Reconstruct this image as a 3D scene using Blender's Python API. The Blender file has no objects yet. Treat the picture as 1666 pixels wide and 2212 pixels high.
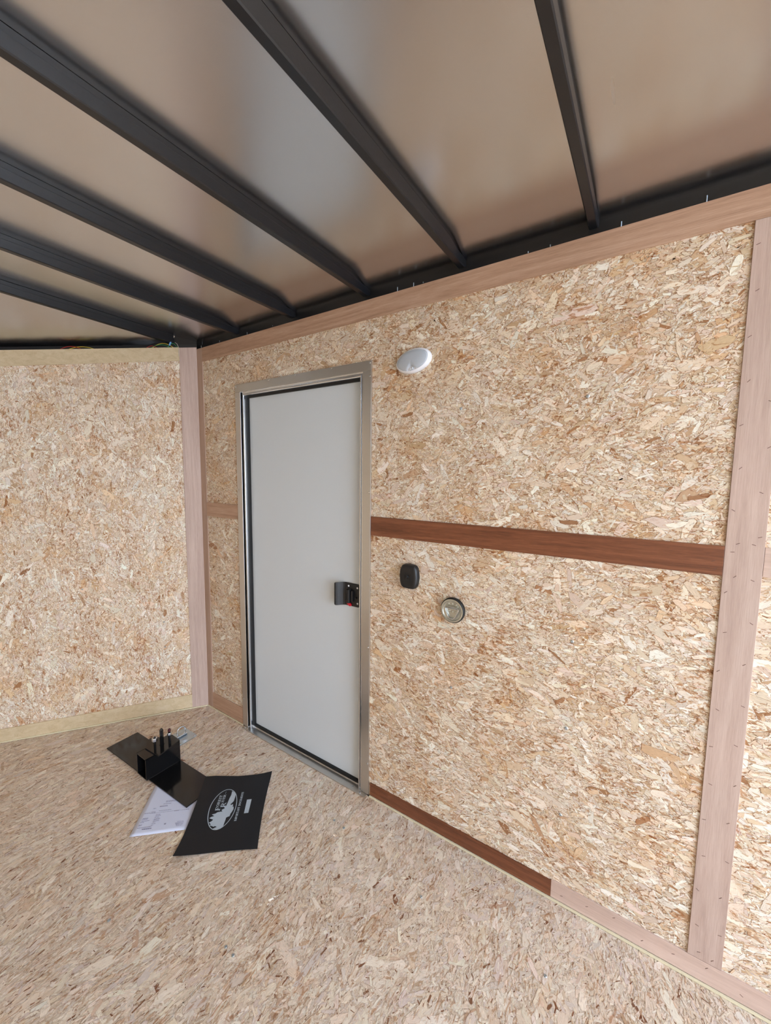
import bpy, bmesh, math, random
import numpy as np
from mathutils import Vector, Matrix
S = bpy.context.scene
C = S.collection

# ------------------------------------------------------------------ camera
F_PX = 857.52
CAM = Vector((2.1627, -1.3204, 1.4161))
RIGHT = Vector((0.8316, 0.5552, 0.0107)); UP = Vector((-0.0618, 0.0733, 0.9954)); FWD = Vector((-0.5519, 0.8284, -0.0953))
cd = bpy.data.cameras.new('camera'); co = bpy.data.objects.new('camera', cd); C.objects.link(co)
cd.sensor_fit = 'HORIZONTAL'; cd.sensor_width = 36.0; cd.lens = 36.0 * F_PX / 1666.0
cd.clip_start = 0.02; cd.clip_end = 200
co.matrix_world = Matrix(((RIGHT.x, UP.x, -FWD.x, CAM.x), (RIGHT.y, UP.y, -FWD.y, CAM.y), (RIGHT.z, UP.z, -FWD.z, CAM.z), (0, 0, 0, 1)))
S.camera = co

# ------------------------------------------------------------------ light: overcast daylight through the open rear
w = bpy.data.worlds.new('sky'); S.world = w; w.use_nodes = True
nt = w.node_tree; bg = nt.nodes['Background']
tc = nt.nodes.new('ShaderNodeTexCoord'); sx = nt.nodes.new('ShaderNodeSeparateXYZ'); cr = nt.nodes.new('ShaderNodeValToRGB')
nt.links.new(tc.outputs['Generated'], sx.inputs[0]); nt.links.new(sx.outputs['Z'], cr.inputs[0]); nt.links.new(cr.outputs[0], bg.inputs[0])
cr.color_ramp.elements[0].position = 0.0; cr.color_ramp.elements[0].color = (0.76, 0.87, 1.0, 1)
cr.color_ramp.elements[1].position = 0.6; cr.color_ramp.elements[1].color = (0.56, 0.72, 1.0, 1)
bg.inputs[1].default_value = 6.0
REAR = 4.75                       # x of the open rear end
WID = 2.44                        # inside width
RISE = 0.021
ZC = 2.168                        # ceiling height at the side wall
pl = bpy.data.lights.new('rear_opening_portal', 'AREA'); pl.shape = 'RECTANGLE'; pl.size = WID; pl.size_y = 2.15
pl.cycles.is_portal = True
po = bpy.data.objects.new('rear_opening_portal', pl); C.objects.link(po)
po.location = (REAR + 0.05, -WID / 2, 1.08); po.rotation_euler = (0, math.radians(90), 0); pl.size, pl.size_y = 2.15, WID

S.view_settings.view_transform = 'Standard'; S.view_settings.look = 'None'
S.view_settings.gamma = 1.0; S.view_settings.use_curve_mapping = False
S.view_settings.exposure = 1.05

# ------------------------------------------------------------------ helpers
def lin(r, g, b):
    f = lambda c: ((c / 255 + 0.055) / 1.055) ** 2.4 if c / 255 > 0.04045 else c / 255 / 12.92
    return (f(r), f(g), f(b), 1.0)

def tag(o, label=None, cat=None, group=None, kind=None):
    if label: o['label'] = label
    if cat: o['category'] = cat
    if group: o['group'] = group
    if kind: o['kind'] = kind
    return o

def empty(name, loc=(0, 0, 0), parent=None, **k):
    o = bpy.data.objects.new(name, None); C.objects.link(o); o.location = loc; o.empty_display_size = 0.1
    if parent: o.parent = parent
    return tag(o, **k)

def obj(name, bm, mat, parent=None, smooth=False, bevel=0, **k):
    me = bpy.data.meshes.new(name)
    bmesh.ops.recalc_face_normals(bm, faces=bm.faces)
    bm.to_mesh(me); bm.free()
    if smooth:
        for p in me.polygons: p.use_smooth = True
        me.set_sharp_from_angle(angle=math.radians(38))
    me.materials.append(mat)
    o = bpy.data.objects.new(name, me); C.objects.link(o)
    if parent:
        o.parent = parent; o.matrix_parent_inverse = Matrix.Translation(-parent.location) if parent.type == 'EMPTY' else Matrix()
    if bevel:
        m = o.modifiers.new('bevel', 'BEVEL'); m.width = bevel; m.segments = 2; m.limit_method = 'ANGLE'
    return tag(o, **k)

class Fr:
    """a flat frame: a runs along, b up, d out of the surface into the room"""
    def __init__(s, o, a, b, n): s.o, s.a, s.b, s.n = Vector(o), Vector(a), Vector(b), Vector(n)
    def __call__(s, a, b, d=0): return s.o + s.a * a + s.b * b + s.n * d
AL = 0.6185
SIDE = Fr((0, 0, 0), (1, 0, 0), (0, 0, 1), (0, -1, 0))
NOSE = Fr((0, 0, 0), (-math.sin(AL), -math.cos(AL), 0), (0, 0, 1), (math.cos(AL), -math.sin(AL), 0))
FLOOR = Fr((0, 0, 0), (1, 0, 0), (0, 1, 0), (0, 0, 1))
FAR = Fr((0, -WID, 0), (1, 0, 0), (0, 0, 1), (0, 1, 0))

def prism(bm, fr, pts, d0, d1):
    lo = [bm.verts.new(fr(a, b, d0)) for a, b in pts]; hi = [bm.verts.new(fr(a, b, d1)) for a, b in pts]
    n = len(pts)
    bm.faces.new(lo[::-1]); bm.faces.new(hi)
    for i in range(n): bm.faces.new((lo[i], lo[(i + 1) % n], hi[(i + 1) % n], hi[i]))
    return bm

def rect(a0, b0, a1, b1): return [(a0, b0), (a1, b0), (a1, b1), (a0, b1)]
def pbox(fr, a0, b0, a1, b1, d0, d1, bm=None): return prism(bm or bmesh.new(), fr, rect(a0, b0, a1, b1), d0, d1)

def loft(rings, bm=None, close=True, cap0=False, cap1=False):
    bm = bm or bmesh.new(); vs = [[bm.verts.new(p) for p in r] for r in rings]
    n = len(rings[0])
    for A, B in zip(vs, vs[1:]):
        for i in range(n if close else n - 1): bm.faces.new((A[i], A[(i + 1) % n], B[(i + 1) % n], B[i]))
    if cap0: bm.faces.new(vs[0][::-1])
    if cap1: bm.faces.new(vs[-1])
    return bm

def tube(pts, r, n=8, bm=None, closed=False):
    pts = [Vector(p) for p in pts]; rings = []; m = len(pts)
    t0 = (pts[1] - pts[0]).normalized(); u = t0.orthogonal().normalized()
    for i, p in enumerate(pts):
        if closed: t = (pts[(i + 1) % m] - pts[i - 1]).normalized()
        else: t = (pts[min(i + 1, m - 1)] - pts[max(i - 1, 0)]).normalized()
        u = (u - t * u.dot(t)).normalized(); v = t.cross(u)
        rings.append([p + u * r * math.cos(2 * math.pi * k / n) + v * r * math.sin(2 * math.pi * k / n) for k in range(n)])
    if closed: rings.append(rings[0])
    bm = loft(rings, bm, True, not closed, not closed)
    if closed: bmesh.ops.remove_doubles(bm, verts=bm.verts, dist=1e-6)
    return bm

def lathe(fr, ca, cb, prof, n=24, bm=None, cap0=True, cap1=True, sa=1, sb=1):
    """prof: list of (radius, d)"""
    rings = [[fr(ca + r * sa * math.cos(2 * math.pi * k / n), cb + r * sb * math.sin(2 * math.pi * k / n), d) for k in range(n)] for r, d in prof]
    return loft(rings, bm, True, cap0, cap1)

# ------------------------------------------------------------------ materials
class NT:
    def __init__(s, name):
        s.m = bpy.data.materials.new(name); s.m.use_nodes = True; s.t = s.m.node_tree; s.b = s.t.nodes['Principled BSDF']
    def n(s, typ, **k):
        x = s.t.nodes.new(typ)
        for a, v in k.items():
            if a in x.inputs: x.inputs[a].default_value = v
            else: setattr(x, a, v)
        return x
    def l(s, a, b): s.t.links.new(a, b)
    def set(s, **k):
        for a, v in k.items(): s.b.inputs[a.replace('_', ' ')].default_value = v
def ramp(t, stops):
    r = t.n('ShaderNodeValToRGB'); e = r.color_ramp.elements
    while len(e) < len(stops): e.new(0.5)
    for x, (p, c) in zip(e, stops): x.position = p; x.color = c
    return r
def plain(name, col, rough=0.5, metal=0.0, bump=0, bscale=400, spec=None):
    t = NT(name); t.set(Base_Color=col, Roughness=rough, Metallic=metal)
    tcn = t.n('ShaderNodeTexCoord'); no = t.n('ShaderNodeTexNoise', Scale=bscale, Detail=3.0); t.l(tcn.outputs['Object'], no.inputs['Vector'])
    mr = t.n('ShaderNodeMapRange'); mr.inputs['To Min'].default_value = rough * 0.85; mr.inputs['To Max'].default_value = min(1, rough * 1.15)
    t.l(no.outputs['Fac'], mr.inputs['Value']); t.l(mr.outputs[0], t.b.inputs['Roughness'])
    if bump:
        bu = t.n('ShaderNodeBump', Strength=bump, Distance=0.001); t.l(no.outputs['Fac'], bu.inputs['Height']); t.l(bu.outputs[0], t.b.inputs['Normal'])
    if spec is not None: t.b.inputs['Specular IOR Level'].default_value = spec
    return t.m

def wood(name, c0, c1, c2, axis, rough=0.6, rings=1.0):
    """thin plywood strip; axis 0/1/2 = world axis of the grain"""
    t = NT(name); tcn = t.n('ShaderNodeTexCoord'); mp = t.n('ShaderNodeMapping')
    sc = [1, 1, 1]; sc[axis] = 0.04; mp.inputs['Scale'].default_value = sc
    t.l(tcn.outputs['Object'], mp.inputs['Vector'])
    a = t.n('ShaderNodeTexNoise', Scale=420.0, Detail=4.0, Roughness=0.7); b = t.n('ShaderNodeTexNoise', Scale=38.0, Detail=3.0, Distortion=1.2)
    t.l(mp.outputs[0], a.inputs['Vector']); t.l(mp.outputs[0], b.inputs['Vector'])
    mx = t.n('ShaderNodeMix', data_type='FLOAT'); mx.inputs[0].default_value = 0.5 * rings
    t.l(a.outputs['Fac'], mx.inputs[2]); t.l(b.outputs['Fac'], mx.inputs[3])
    r = ramp(t, [(0.36, c0), (0.5, c1), (0.64, c2)]); t.l(mx.outputs[0], r.inputs[0])
    big = t.n('ShaderNodeTexNoise', Scale=2.5, Detail=2.0); t.l(tcn.outputs['Object'], big.inputs['Vector'])
    hs = t.n('ShaderNodeHueSaturation'); mr = t.n('ShaderNodeMapRange'); mr.inputs['To Min'].default_value = 0.86; mr.inputs['To Max'].default_value = 1.14
    t.l(big.outputs['Fac'], mr.inputs['Value']); t.l(mr.outputs[0], hs.inputs['Value']); t.l(r.outputs[0], hs.inputs['Color'])
    t.l(hs.outputs[0], t.b.inputs['Base Color']); t.set(Roughness=rough)
    bu = t.n('ShaderNodeBump', Strength=0.12, Distance=0.0006); t.l(a.outputs['Fac'], bu.inputs['Height']); t.l(bu.outputs[0], t.b.inputs['Normal'])
    return t.m

def osb_base(name, pal, stretch):
    """the board under and between the strands: small pressed chips"""
    t = NT(name); tcn = t.n('ShaderNodeTexCoord'); mp = t.n('ShaderNodeMapping'); mp.inputs['Scale'].default_value = stretch
    nz = t.n('ShaderNodeTexNoise', Scale=60.0, Detail=3.0); ad = t.n('ShaderNodeVectorMath', operation='ADD'); sc = t.n('ShaderNodeVectorMath', operation='SCALE'); sc.inputs['Scale'].default_value = 0.02
    t.l(tcn.outputs['Object'], nz.inputs['Vector']); t.l(nz.outputs['Color'], sc.inputs[0]); t.l(sc.outputs[0], ad.inputs[0]); t.l(tcn.outputs['Object'], ad.inputs[1]); t.l(ad.outputs[0], mp.inputs['Vector'])
    vo = t.n('ShaderNodeTexVoronoi', Scale=90.0); t.l(mp.outputs[0], vo.inputs['Vector'])
    r = ramp(t, [(0.0, pal[0]), (0.3, pal[1]), (0.65, pal[2]), (1.0, pal[3])]); sx = t.n('ShaderNodeSeparateColor'); t.l(vo.outputs['Color'], sx.inputs[0]); t.l(sx.outputs[0], r.inputs[0])
    t.l(r.outputs[0], t.b.inputs['Base Color']); t.set(Roughness=0.75)
    bu = t.n('ShaderNodeBump', Strength=0.3, Distance=0.001); t.l(vo.outputs['Distance'], bu.inputs['Height']); t.l(bu.outputs[0], t.b.inputs['Normal'])
    return t.m

def strand_mat(name, edge_col, edge_amt, rough, mot=(1, 1, 1), mcol=None, mamt=0.0):
    t = NT(name); ca = t.n('ShaderNodeAttribute', attribute_name='tone'); ed = t.n('ShaderNodeAttribute', attribute_name='rim'); gr = t.n('ShaderNodeAttribute', attribute_name='grain')
    mp = t.n('ShaderNodeMapping'); mp.inputs['Scale'].default_value = (70, 900, 1); t.l(gr.outputs['Vector'], mp.inputs['Vector'])
    g = t.n('ShaderNodeTexNoise', Scale=1.0, Detail=3.0, Roughness=0.65); t.l(mp.outputs[0], g.inputs['Vector'])
    mr = t.n('ShaderNodeMapRange'); mr.inputs['From Min'].default_value = 0.3; mr.inputs['From Max'].default_value = 0.7; mr.inputs['To Min'].default_value = 0.78; mr.inputs['To Max'].default_value = 1.16
    t.l(g.outputs['Fac'], mr.inputs['Value'])
    hs = t.n('ShaderNodeHueSaturation'); t.l(ca.outputs['Color'], hs.inputs['Color']); t.l(mr.outputs[0], hs.inputs['Value'])
    # resin darkened edge, broken up by noise
    n2 = t.n('ShaderNodeTexNoise', Scale=160.0, Detail=2.0); t.l(gr.outputs['Vector'], n2.inputs['Vector'])
    th = t.n('ShaderNodeMapRange'); th.inputs['From Min'].default_value = 0.35; th.inputs['From Max'].default_value = 0.65; th.inputs['To Min'].default_value = 0.05; th.inputs['To Max'].default_value = 0.75
    t.l(n2.outputs['Fac'], th.inputs['Value'])
    su = t.n('ShaderNodeMath', operation='LESS_THAN'); t.l(ed.outputs['Fac'], su.inputs[0]); t.l(th.outputs[0], su.inputs[1])
    am = t.n('ShaderNodeMath', operation='MULTIPLY'); am.inputs[1].default_value = edge_amt; t.l(su.outputs[0], am.inputs[0])
    mx = t.n('ShaderNodeMix', data_type='RGBA', blend_type='MULTIPLY'); t.l(am.outputs[0], mx.inputs[0]); t.l(hs.outputs[0], mx.inputs[6]); mx.inputs[7].default_value = edge_col
    # squiggly brown resin and bark marks that run across the pressed surface
    oc = t.n('ShaderNodeTexCoord'); om = t.n('ShaderNodeMapping'); om.inputs['Scale'].default_value = mot; t.l(oc.outputs['Object'], om.inputs['Vector'])
    nm = t.n('ShaderNodeTexNoise', Scale=70.0, Detail=5.0, Roughness=0.62, Distortion=1.6); t.l(om.outputs[0], nm.inputs['Vector'])
    nb = t.n('ShaderNodeTexNoise', Scale=7.0, Detail=2.0); t.l(om.outputs[0], nb.inputs['Vector'])
    aa = t.n('ShaderNodeMath', operation='MULTIPLY_ADD'); t.l(nb.outputs['Fac'], aa.inputs[0]); aa.inputs[1].default_value = 0.35; t.l(nm.outputs['Fac'], aa.inputs[2])
    mk = t.n('ShaderNodeMapRange'); mk.inputs['From Min'].default_value = 0.74; mk.inputs['From Max'].default_value = 0.82; mk.inputs['To Min'].default_value = 0.0; mk.inputs['To Max'].default_value = mamt
    t.l(aa.outputs[0], mk.inputs['Value'])
    m2 = t.n('ShaderNodeMix', data_type='RGBA', blend_type='MULTIPLY'); t.l(mk.outputs[0], m2.inputs[0]); t.l(mx.outputs[2], m2.inputs[6]); m2.inputs[7].default_value = mcol or edge_col
    t.l(m2.outputs[2], t.b.inputs['Base Color']); t.set(Roughness=rough)
    t.b.inputs['Specular IOR Level'].default_value = 0.22
    bu = t.n('ShaderNodeBump', Strength=0.25, Distance=0.0005); t.l(g.outputs['Fac'], bu.inputs['Height']); t.l(bu.outputs[0], t.b.inputs['Normal'])
    return t.m

PAL_W = [lin(192, 156, 122), lin(216, 190, 156), lin(230, 210, 180), lin(240, 226, 202)]
PAL_F = [lin(200, 176, 150), lin(214, 192, 168), lin(222, 204, 182), lin(230, 216, 196)]
M_OSB = osb_base('osb_board', PAL_W, (0.35, 1, 1))
M_OSBV = osb_base('osb_board_upright', PAL_W, (1, 1, 0.4))
M_OSBF = osb_base('osb_floor_board', PAL_F, (1, 0.3, 1))
M_STR = strand_mat('wood_strand', lin(166, 120, 82), 0.8, 0.55, (0.45, 1, 1), lin(206, 168, 134), 0.9)
M_STRV = strand_mat('wood_strand_upright', lin(166, 120, 82), 0.8, 0.55, (1, 1, 0.5), lin(208, 170, 142), 0.9)
M_STRF = strand_mat('wood_strand_floor', lin(190, 156, 126), 0.4, 0.45, (1, 0.3, 1), lin(210, 178, 150), 0.8)
M_LUAN = wood('luan_strip', lin(160, 124, 100), lin(182, 146, 120), lin(198, 164, 140), 0)
M_LUANV = wood('luan_strip_upright', lin(176, 150, 136), lin(190, 164, 150), lin(202, 178, 164), 2)
M_LUANC = wood('luan_strip_corner', lin(164, 134, 114), lin(176, 146, 126), lin(188, 158, 140), 2)
M_LUANP = wood('luan_strip_pale', lin(190, 162, 146), lin(204, 176, 160), lin(214, 188, 172), 0)
M_MAH = wood('reddish_strip', lin(92, 50, 28), lin(122, 71, 44), lin(144, 90, 60), 0, 0.45)
M_BIRCH = wood('birch_strip', lin(192, 168, 130), lin(206, 184, 148), lin(214, 194, 162), 1)
M_CREAM = plain('cream_edge', lin(222, 210, 176), 0.7)
M_BLACK = plain('black_painted_steel', lin(24, 24, 26), 0.33, 0, 0.15, 250)
M_BEAM = plain('black_beam_paint', lin(18, 20, 25), 0.34, 0, 0.1, 200, 0.6)
M_STEELB = plain('black_gloss_steel', lin(16, 16, 17), 0.13, 0, 0.05, 150)
M_PLASB = plain('black_plastic', lin(24, 24, 26), 0.42, 0, 0.2, 900)
M_SEAL = plain('black_rubber_seal', lin(14, 12, 12), 0.6)
M_ALU = plain('brushed_aluminium', (0.62, 0.60, 0.57, 1), 0.33, 1.0, 0.03, 300)
M_ALUB = plain('bright_aluminium_lip', (0.72, 0.73, 0.75, 1), 0.22, 1.0)
M_ZINC = plain('zinc_plated_steel', (0.66, 0.68, 0.70, 1), 0.22, 1.0)
M_ZINCD = plain('zinc_dull', (0.52, 0.60, 0.66, 1), 0.35, 1.0)
M_GREEN = plain('zinc_ring_cup', (0.62, 0.63, 0.57, 1), 0.38, 1.0)
M_DOOR = plain('white_textured_door_skin', lin(212, 218, 222), 0.45, 0, 0.45, 700)
M_WHITE = plain('white_plastic', lin(238, 238, 242), 0.35)
M_LENS = plain('grey_frosted_lens', lin(182, 188, 196), 0.25, 0, 0.2, 500)
M_RED = plain('red_plastic', lin(205, 20, 45), 0.4)
M_PAPER = plain('white_paper', lin(214, 218, 236), 0.8)
M_INK = plain('grey_print', lin(140, 138, 160), 0.8)
M_FOLD = plain('black_vinyl', lin(24, 26, 30), 0.55, 0, 0.3, 500, 0.35)
M_SILV = plain('silver_print', lin(178, 188, 196), 0.5)
M_STAPLE = plain('staple_hole', lin(96, 66, 52), 0.6)
M_GROUND = plain('outside_concrete', lin(196, 192, 184), 0.9, 0, 0.3, 20)
M_WHITEW = plain('trailer_skin', lin(200, 200, 200), 0.5)
M_WY = plain('yellow_wire', lin(220, 190, 60), 0.4); M_WR = plain('red_wire', lin(170, 40, 30), 0.4)
M_WG = plain('green_wire', lin(40, 130, 80), 0.4); M_WB = plain('blue_connector', lin(110, 160, 215), 0.4)
M_WW = plain('white_wire', lin(205, 200, 185), 0.4)
# bare galvanised roof sheet: soft reflections, faint streaks
t = NT('bare_roof_sheet'); tcn = t.n('ShaderNodeTexCoord'); mp = t.n('ShaderNodeMapping'); mp.inputs['Scale'].default_value = (5, 0.35, 1)
t.l(tcn.outputs['Object'], mp.inputs['Vector']); nz = t.n('ShaderNodeTexNoise', Scale=3.0, Detail=3.0); t.l(mp.outputs[0], nz.inputs['Vector'])
mr = t.n('ShaderNodeMapRange'); mr.inputs['To Min'].default_value = 0.23; mr.inputs['To Max'].default_value = 0.29; t.l(nz.outputs['Fac'], mr.inputs['Value']); t.l(mr.outputs[0], t.b.inputs['Roughness'])
t.set(Base_Color=(0.66, 0.665, 0.68, 1), Metallic=1.0)
bw = t.n('ShaderNodeTexNoise', Scale=1.6, Detail=1.0); t.l(tcn.outputs['Object'], bw.inputs['Vector'])
bu = t.n('ShaderNodeBump', Strength=0.10, Distance=0.02); t.l(bw.outputs['Fac'], bu.inputs['Height']); t.l(bu.outputs[0], t.b.inputs['Normal'])
M_ROOF = t.m

# ------------------------------------------------------------------ OSB strands: real thin chips pressed onto each board
def strands(name, fr, a0, b0, a1, b1, dens, ang, spread, pal, wts, mat, parent, seed, keep=None, base=0.0, size=1.0, tall=0.0012, contrast=1.35, vary=1.0):
    rs = np.random.RandomState(seed)
    n = int(dens * (a1 - a0) * (b1 - b0))
    ca = rs.uniform(a0, a1, n); cb = rs.uniform(b0, b1, n)
    pop = rs.choice(3, n, p=[0.69, 0.270, 0.040])
    med = np.array([0.0092, 0.0175, 0.044])[pop] * size; sg = np.array([0.45, 0.45, 0.38])[pop]
    Ln = np.clip(med * np.exp(rs.normal(0, 1, n) * sg), 0.004, 0.13)
    Wd = np.clip(Ln * np.where(pop == 0, rs.uniform(0.10, 0.32, n), rs.uniform(0.12, 0.45, n)), 0.0012, 0.034)
    th = ang + np.where(rs.rand(n) < 0.75, rs.normal(0, spread, n), rs.uniform(-1.57, 1.57, n))
    k1, k2, k3, k4 = rs.uniform(0, 6, 4)
    th = th + 0.38 * np.sin(ca * 7 + k1 + 2 * np.sin(cb * 3 + k2)) * np.sin(cb * 8 + k3)
    patch = 0.5 + 0.5 * np.sin(ca * 13 + k4 + 1.7 * np.sin(cb * 9 + k1)) * np.sin(cb * 17 + k2 + 1.5 * np.sin(ca * 11 + k3))
    if keep is not None:
        k = keep(ca, cb); ca, cb, Ln, Wd, th, pop, patch = ca[k], cb[k], Ln[k], Wd[k], th[k], pop[k], patch[k]; n = len(ca)
    rank = np.where(pop == 0, 0.25 + 0.75 * rs.rand(n), np.where(pop == 1, 0.92 * rs.rand(n), 0.15 + 0.80 * rs.rand(n)))
    pal = np.array(pal)[:, :3]; ci = rs.choice(len(pal), n, p=np.array(wts) / sum(wts))
    sl = (pop == 0) & (rs.rand(n) < 0.28); ci[sl] = rs.choice([3, 4, 4, 5], sl.sum())
    col = pal[ci] * rs.uniform(1 - .13 * vary, 1 + .11 * vary, (n, 1)) * (1 + rs.normal(0, 0.014, (n, 3)))
    col = col * (1 - contrast * patch[:, None] ** 2 * np.array([[0.10, 0.26, 0.42]]) * rs.rand(n, 1))
    col = np.concatenate([np.clip(col, 0, 0.95), np.ones((n, 1))], 1)
    o, ax, bx_, nx = [np.array(v) for v in (fr.o, fr.a, fr.b, fr.n)]
    Vs, Ts, Cs, Es, Gs = [], [], [], [], []; off = 0
    for K, fan, m in ((4, 0, pop == 0), (7, 1, pop > 0)):
        q = int(m.sum()); W_ = K + fan
        ph = np.arange(K) / K * 2 * np.pi + (0.6 if K == 4 else 0)
        cx = np.sign(np.cos(ph)) * np.abs(np.cos(ph)) ** 0.55; sy = np.sign(np.sin(ph)) * np.abs(np.sin(ph)) ** 0.6
        X = np.zeros((q, W_)); Y = np.zeros((q, W_))
        X[:, :K] = cx * (1 + rs.uniform(-0.28, 0.22, (q, K))) * Ln[m][:, None] / 2
        Y[:, :K] = sy * (1 + rs.uniform(-0.45, 0.25, (q, K))) * Wd[m][:, None] / 2
        Y += rs.uniform(-0.28, 0.28, (q, 1)) * X ** 2 / Ln[m][:, None]
        c_, s_ = np.cos(th[m])[:, None], np.sin(th[m])[:, None]
        A = np.clip(ca[m][:, None] + X * c_ - Y * s_, a0, a1); B = np.clip(cb[m][:, None] + X * s_ + Y * c_, b0, b1)
        D = base + rank[m][:, None] * tall + rs.uniform(-1, 1, (q, 1)) * 0.012 * X + rs.uniform(-1, 1, (q, 1)) * 0.04 * Y
        D = np.clip(D, base + 0.00012, base + tall * 1.15)
        Vs.append((o + A[..., None] * ax + B[..., None] * bx_ + D[..., None] * nx).reshape(-1, 3))
        idx = off + np.arange(q)[:, None] * W_
        if fan:
            k_ = np.arange(K)[None, :]; T_ = np.stack([idx + K + 0 * k_, idx + k_, idx + (k_ + 1) % K], -1).reshape(-1, 3)
        else: T_ = np.concatenate([idx + [[0, 1, 2]], idx + [[0, 2, 3]]], 0)
        Ts.append(T_); Cs.append(np.repeat(col[m], W_, 0))
        e = np.zeros((q, W_))
        if fan: e[:, K] = Wd[m] * 500          # half width in millimetres at the middle, 0 at the rim
        else: e[:] = 5
        Es.append(e.ravel()); Gs.append(np.stack([X + rs.uniform(0, 50, (q, 1)), Y + rs.uniform(0, 50, (q, 1)), 0 * X], -1).reshape(-1, 3)); off += q * W_
    V = np.concatenate(Vs).astype(np.float32); T = np.concatenate(Ts)
    if np.linalg.det(np.array([ax, bx_, nx])) < 0: T = T[:, ::-1]
    me = bpy.data.meshes.new(name); me.vertices.add(len(V)); me.vertices.foreach_set('co', V.ravel())
    me.loops.add(T.size); me.loops.foreach_set('vertex_index', T.ravel().astype(np.int32))
    me.polygons.add(len(T)); me.polygons.foreach_set('loop_start', np.arange(0, T.size, 3, dtype=np.int32))
    ac = me.attributes.new('tone', 'FLOAT_COLOR', 'POINT'); ac.data.foreach_set('color', np.concatenate(Cs).astype(np.float32).ravel())
    ae = me.attributes.new('rim', 'FLOAT', 'POINT'); ae.data.foreach_set('value', np.concatenate(Es).astype(np.float32))
    ag = me.attributes.new('grain', 'FLOAT_VECTOR', 'POINT'); ag.data.foreach_set('vector', np.concatenate(Gs).astype(np.float32).ravel())
    me.update(calc_edges=True); me.materials.append(mat)
    ob = bpy.data.objects.new(name, me); C.objects.link(ob); ob.parent = parent; ob['kind'] = 'stuff'
    return ob
TW = [lin(244, 235, 220), lin(238, 223, 202), lin(229, 209, 184), lin(220, 194, 162), lin(204, 170, 136), lin(170, 126, 90), lin(226, 206, 188)]
WW = [22, 28, 22, 11, 5, 1.3, 11]
TF = [lin(240, 227, 208), lin(236, 219, 198), lin(230, 210, 187), lin(222, 200, 176), lin(198, 168, 140), lin(140, 98, 72), lin(222, 206, 192)]
WF = [20, 30, 24, 12, 3, 0.6, 14]

def screw_head(fr, a, b, d, mat, parent, r=0.0045, name='screw'):
    bm = lathe(fr, a, b, [(r, d), (r, d + 0.0012), (r * 0.7, d + 0.0022), (r * 0.35, d + 0.0022), (r * 0.3, d + 0.0012)], 12)
    return obj(name, bm, mat, parent)

# ------------------------------------------------------------------ the shell
OD = -0.006                                    # the boards' face sits this far behind the trim faces
# floor: two boards across, seam at x = 1.206
fl = empty('floor', kind='structure', label='strand board floor of two boards meeting at a thin seam', cat='floor')
AX = -WID / 2 * math.tan(AL)                    # x of the nose apex
f1 = obj('floor_board', prism(bmesh.new(), FLOOR, [(0.0, 0.0), (1.2055, 0.0), (1.2055, -WID), (0, -WID), (AX, -WID / 2)], -0.03, -0.0016), M_OSBF, fl)
f2 = obj('floor_board', pbox(FLOOR, 1.2065, -WID, REAR, 0.0, -0.03, -0.0016), M_OSBF, fl)
nose_in = lambda a, b: (b < 0) & (a * math.cos(AL) - b * math.sin(AL) > 0.001)
strands('wood_strands', FLOOR, -0.85, -1.45, 1.2055, -0.0005, 48000, math.pi / 2, 0.20, TF, WF, M_STRF, f1, 1, nose_in, -0.0016, 0.95, 0.0012, 0.6, 0.6)
strands('wood_strands', FLOOR, 1.2065, -1.45, 2.75, -0.0005, 48000, math.pi / 2, 0.5, TF, WF, M_STRF, f2, 2, None, -0.0016, 0.95, 0.0012, 0.6, 0.6)
for (x, y), p in (((1.167, -.181), f1), ((1.222, -.186), f2), ((1.200 - .012, -.696), f1), ((1.224, -.697), f2), ((1.604, -.241), f2), ((1.999, -.229), f2), ((0.82, -.86), f1), ((1.60, -.70), f2)):
    screw_head(FLOOR, x, y, -0.001, M_ZINCD, p, 0.0048)
obj('trim_under', pbox(FLOOR, AX - .2, -WID - .12, REAR, 0.12, -0.06, -0.031), M_BLACK, fl, kind='structure').name = 'subfloor'

# right-hand wall: lower and upper boards, door opening between x .40 and 1.16
wr = empty('wall_right', kind='structure', label='right-hand wall lined with strand board around the grey-white door', cat='wall')
DX0, DX1, DZ = 0.378, 1.172, 1.83
p1 = obj('wall_board', pbox(SIDE, 0.0, 0, DX0, 1.199, OD - 0.01, OD), M_OSB, wr)
p2 = obj('wall_board', pbox(SIDE, DX1, 0, 2.369, 1.199, OD - 0.01, OD), M_OSB, wr)
p3 = obj('wall_board', prism(bmesh.new(), SIDE, [(0, 1.201), (DX0, 1.201), (DX0, DZ), (DX1, DZ), (DX1, 1.201), (2.369, 1.201), (2.369, 2.095), (0, 2.095)], OD - 0.01, OD), M_OSB, wr)
p4 = obj('wall_board', pbox(SIDE, 2.371, 0, REAR, 1.199, OD - 0.01, OD), M_OSB, wr)
p5 = obj('wall_board', pbox(SIDE, 2.371, 1.201, REAR, 2.095, OD - 0.01, OD), M_OSB, wr)
kw = dict(base=OD, tall=0.0016)
strands('wood_strands', SIDE, 0.0, 0.0, DX0, 1.199, 48000, 0.0, 0.5, TW, WW, M_STR, p1, 11, **kw)
strands('wood_strands', SIDE, DX1, 0.0, 2.369, 1.199, 56000, -0.1, 0.42, TW, WW, M_STR, p2, 12, **kw)
strands('wood_strands', SIDE, 0.0, 1.201, 2.369, 2.095, 48000, 0.1, 0.6, TW, WW, M_STR, p3, 13, lambda a, b: ~((a > DX0 - .02) & (a < DX1 + .02) & (b < DZ + .02)), **kw)
strands('wood_strands', SIDE, 2.371, 0.0, 2.75, 1.199, 48000, 0.0, 0.35, TW, WW, M_STR, p4, 14, size=1.4, **kw)
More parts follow.
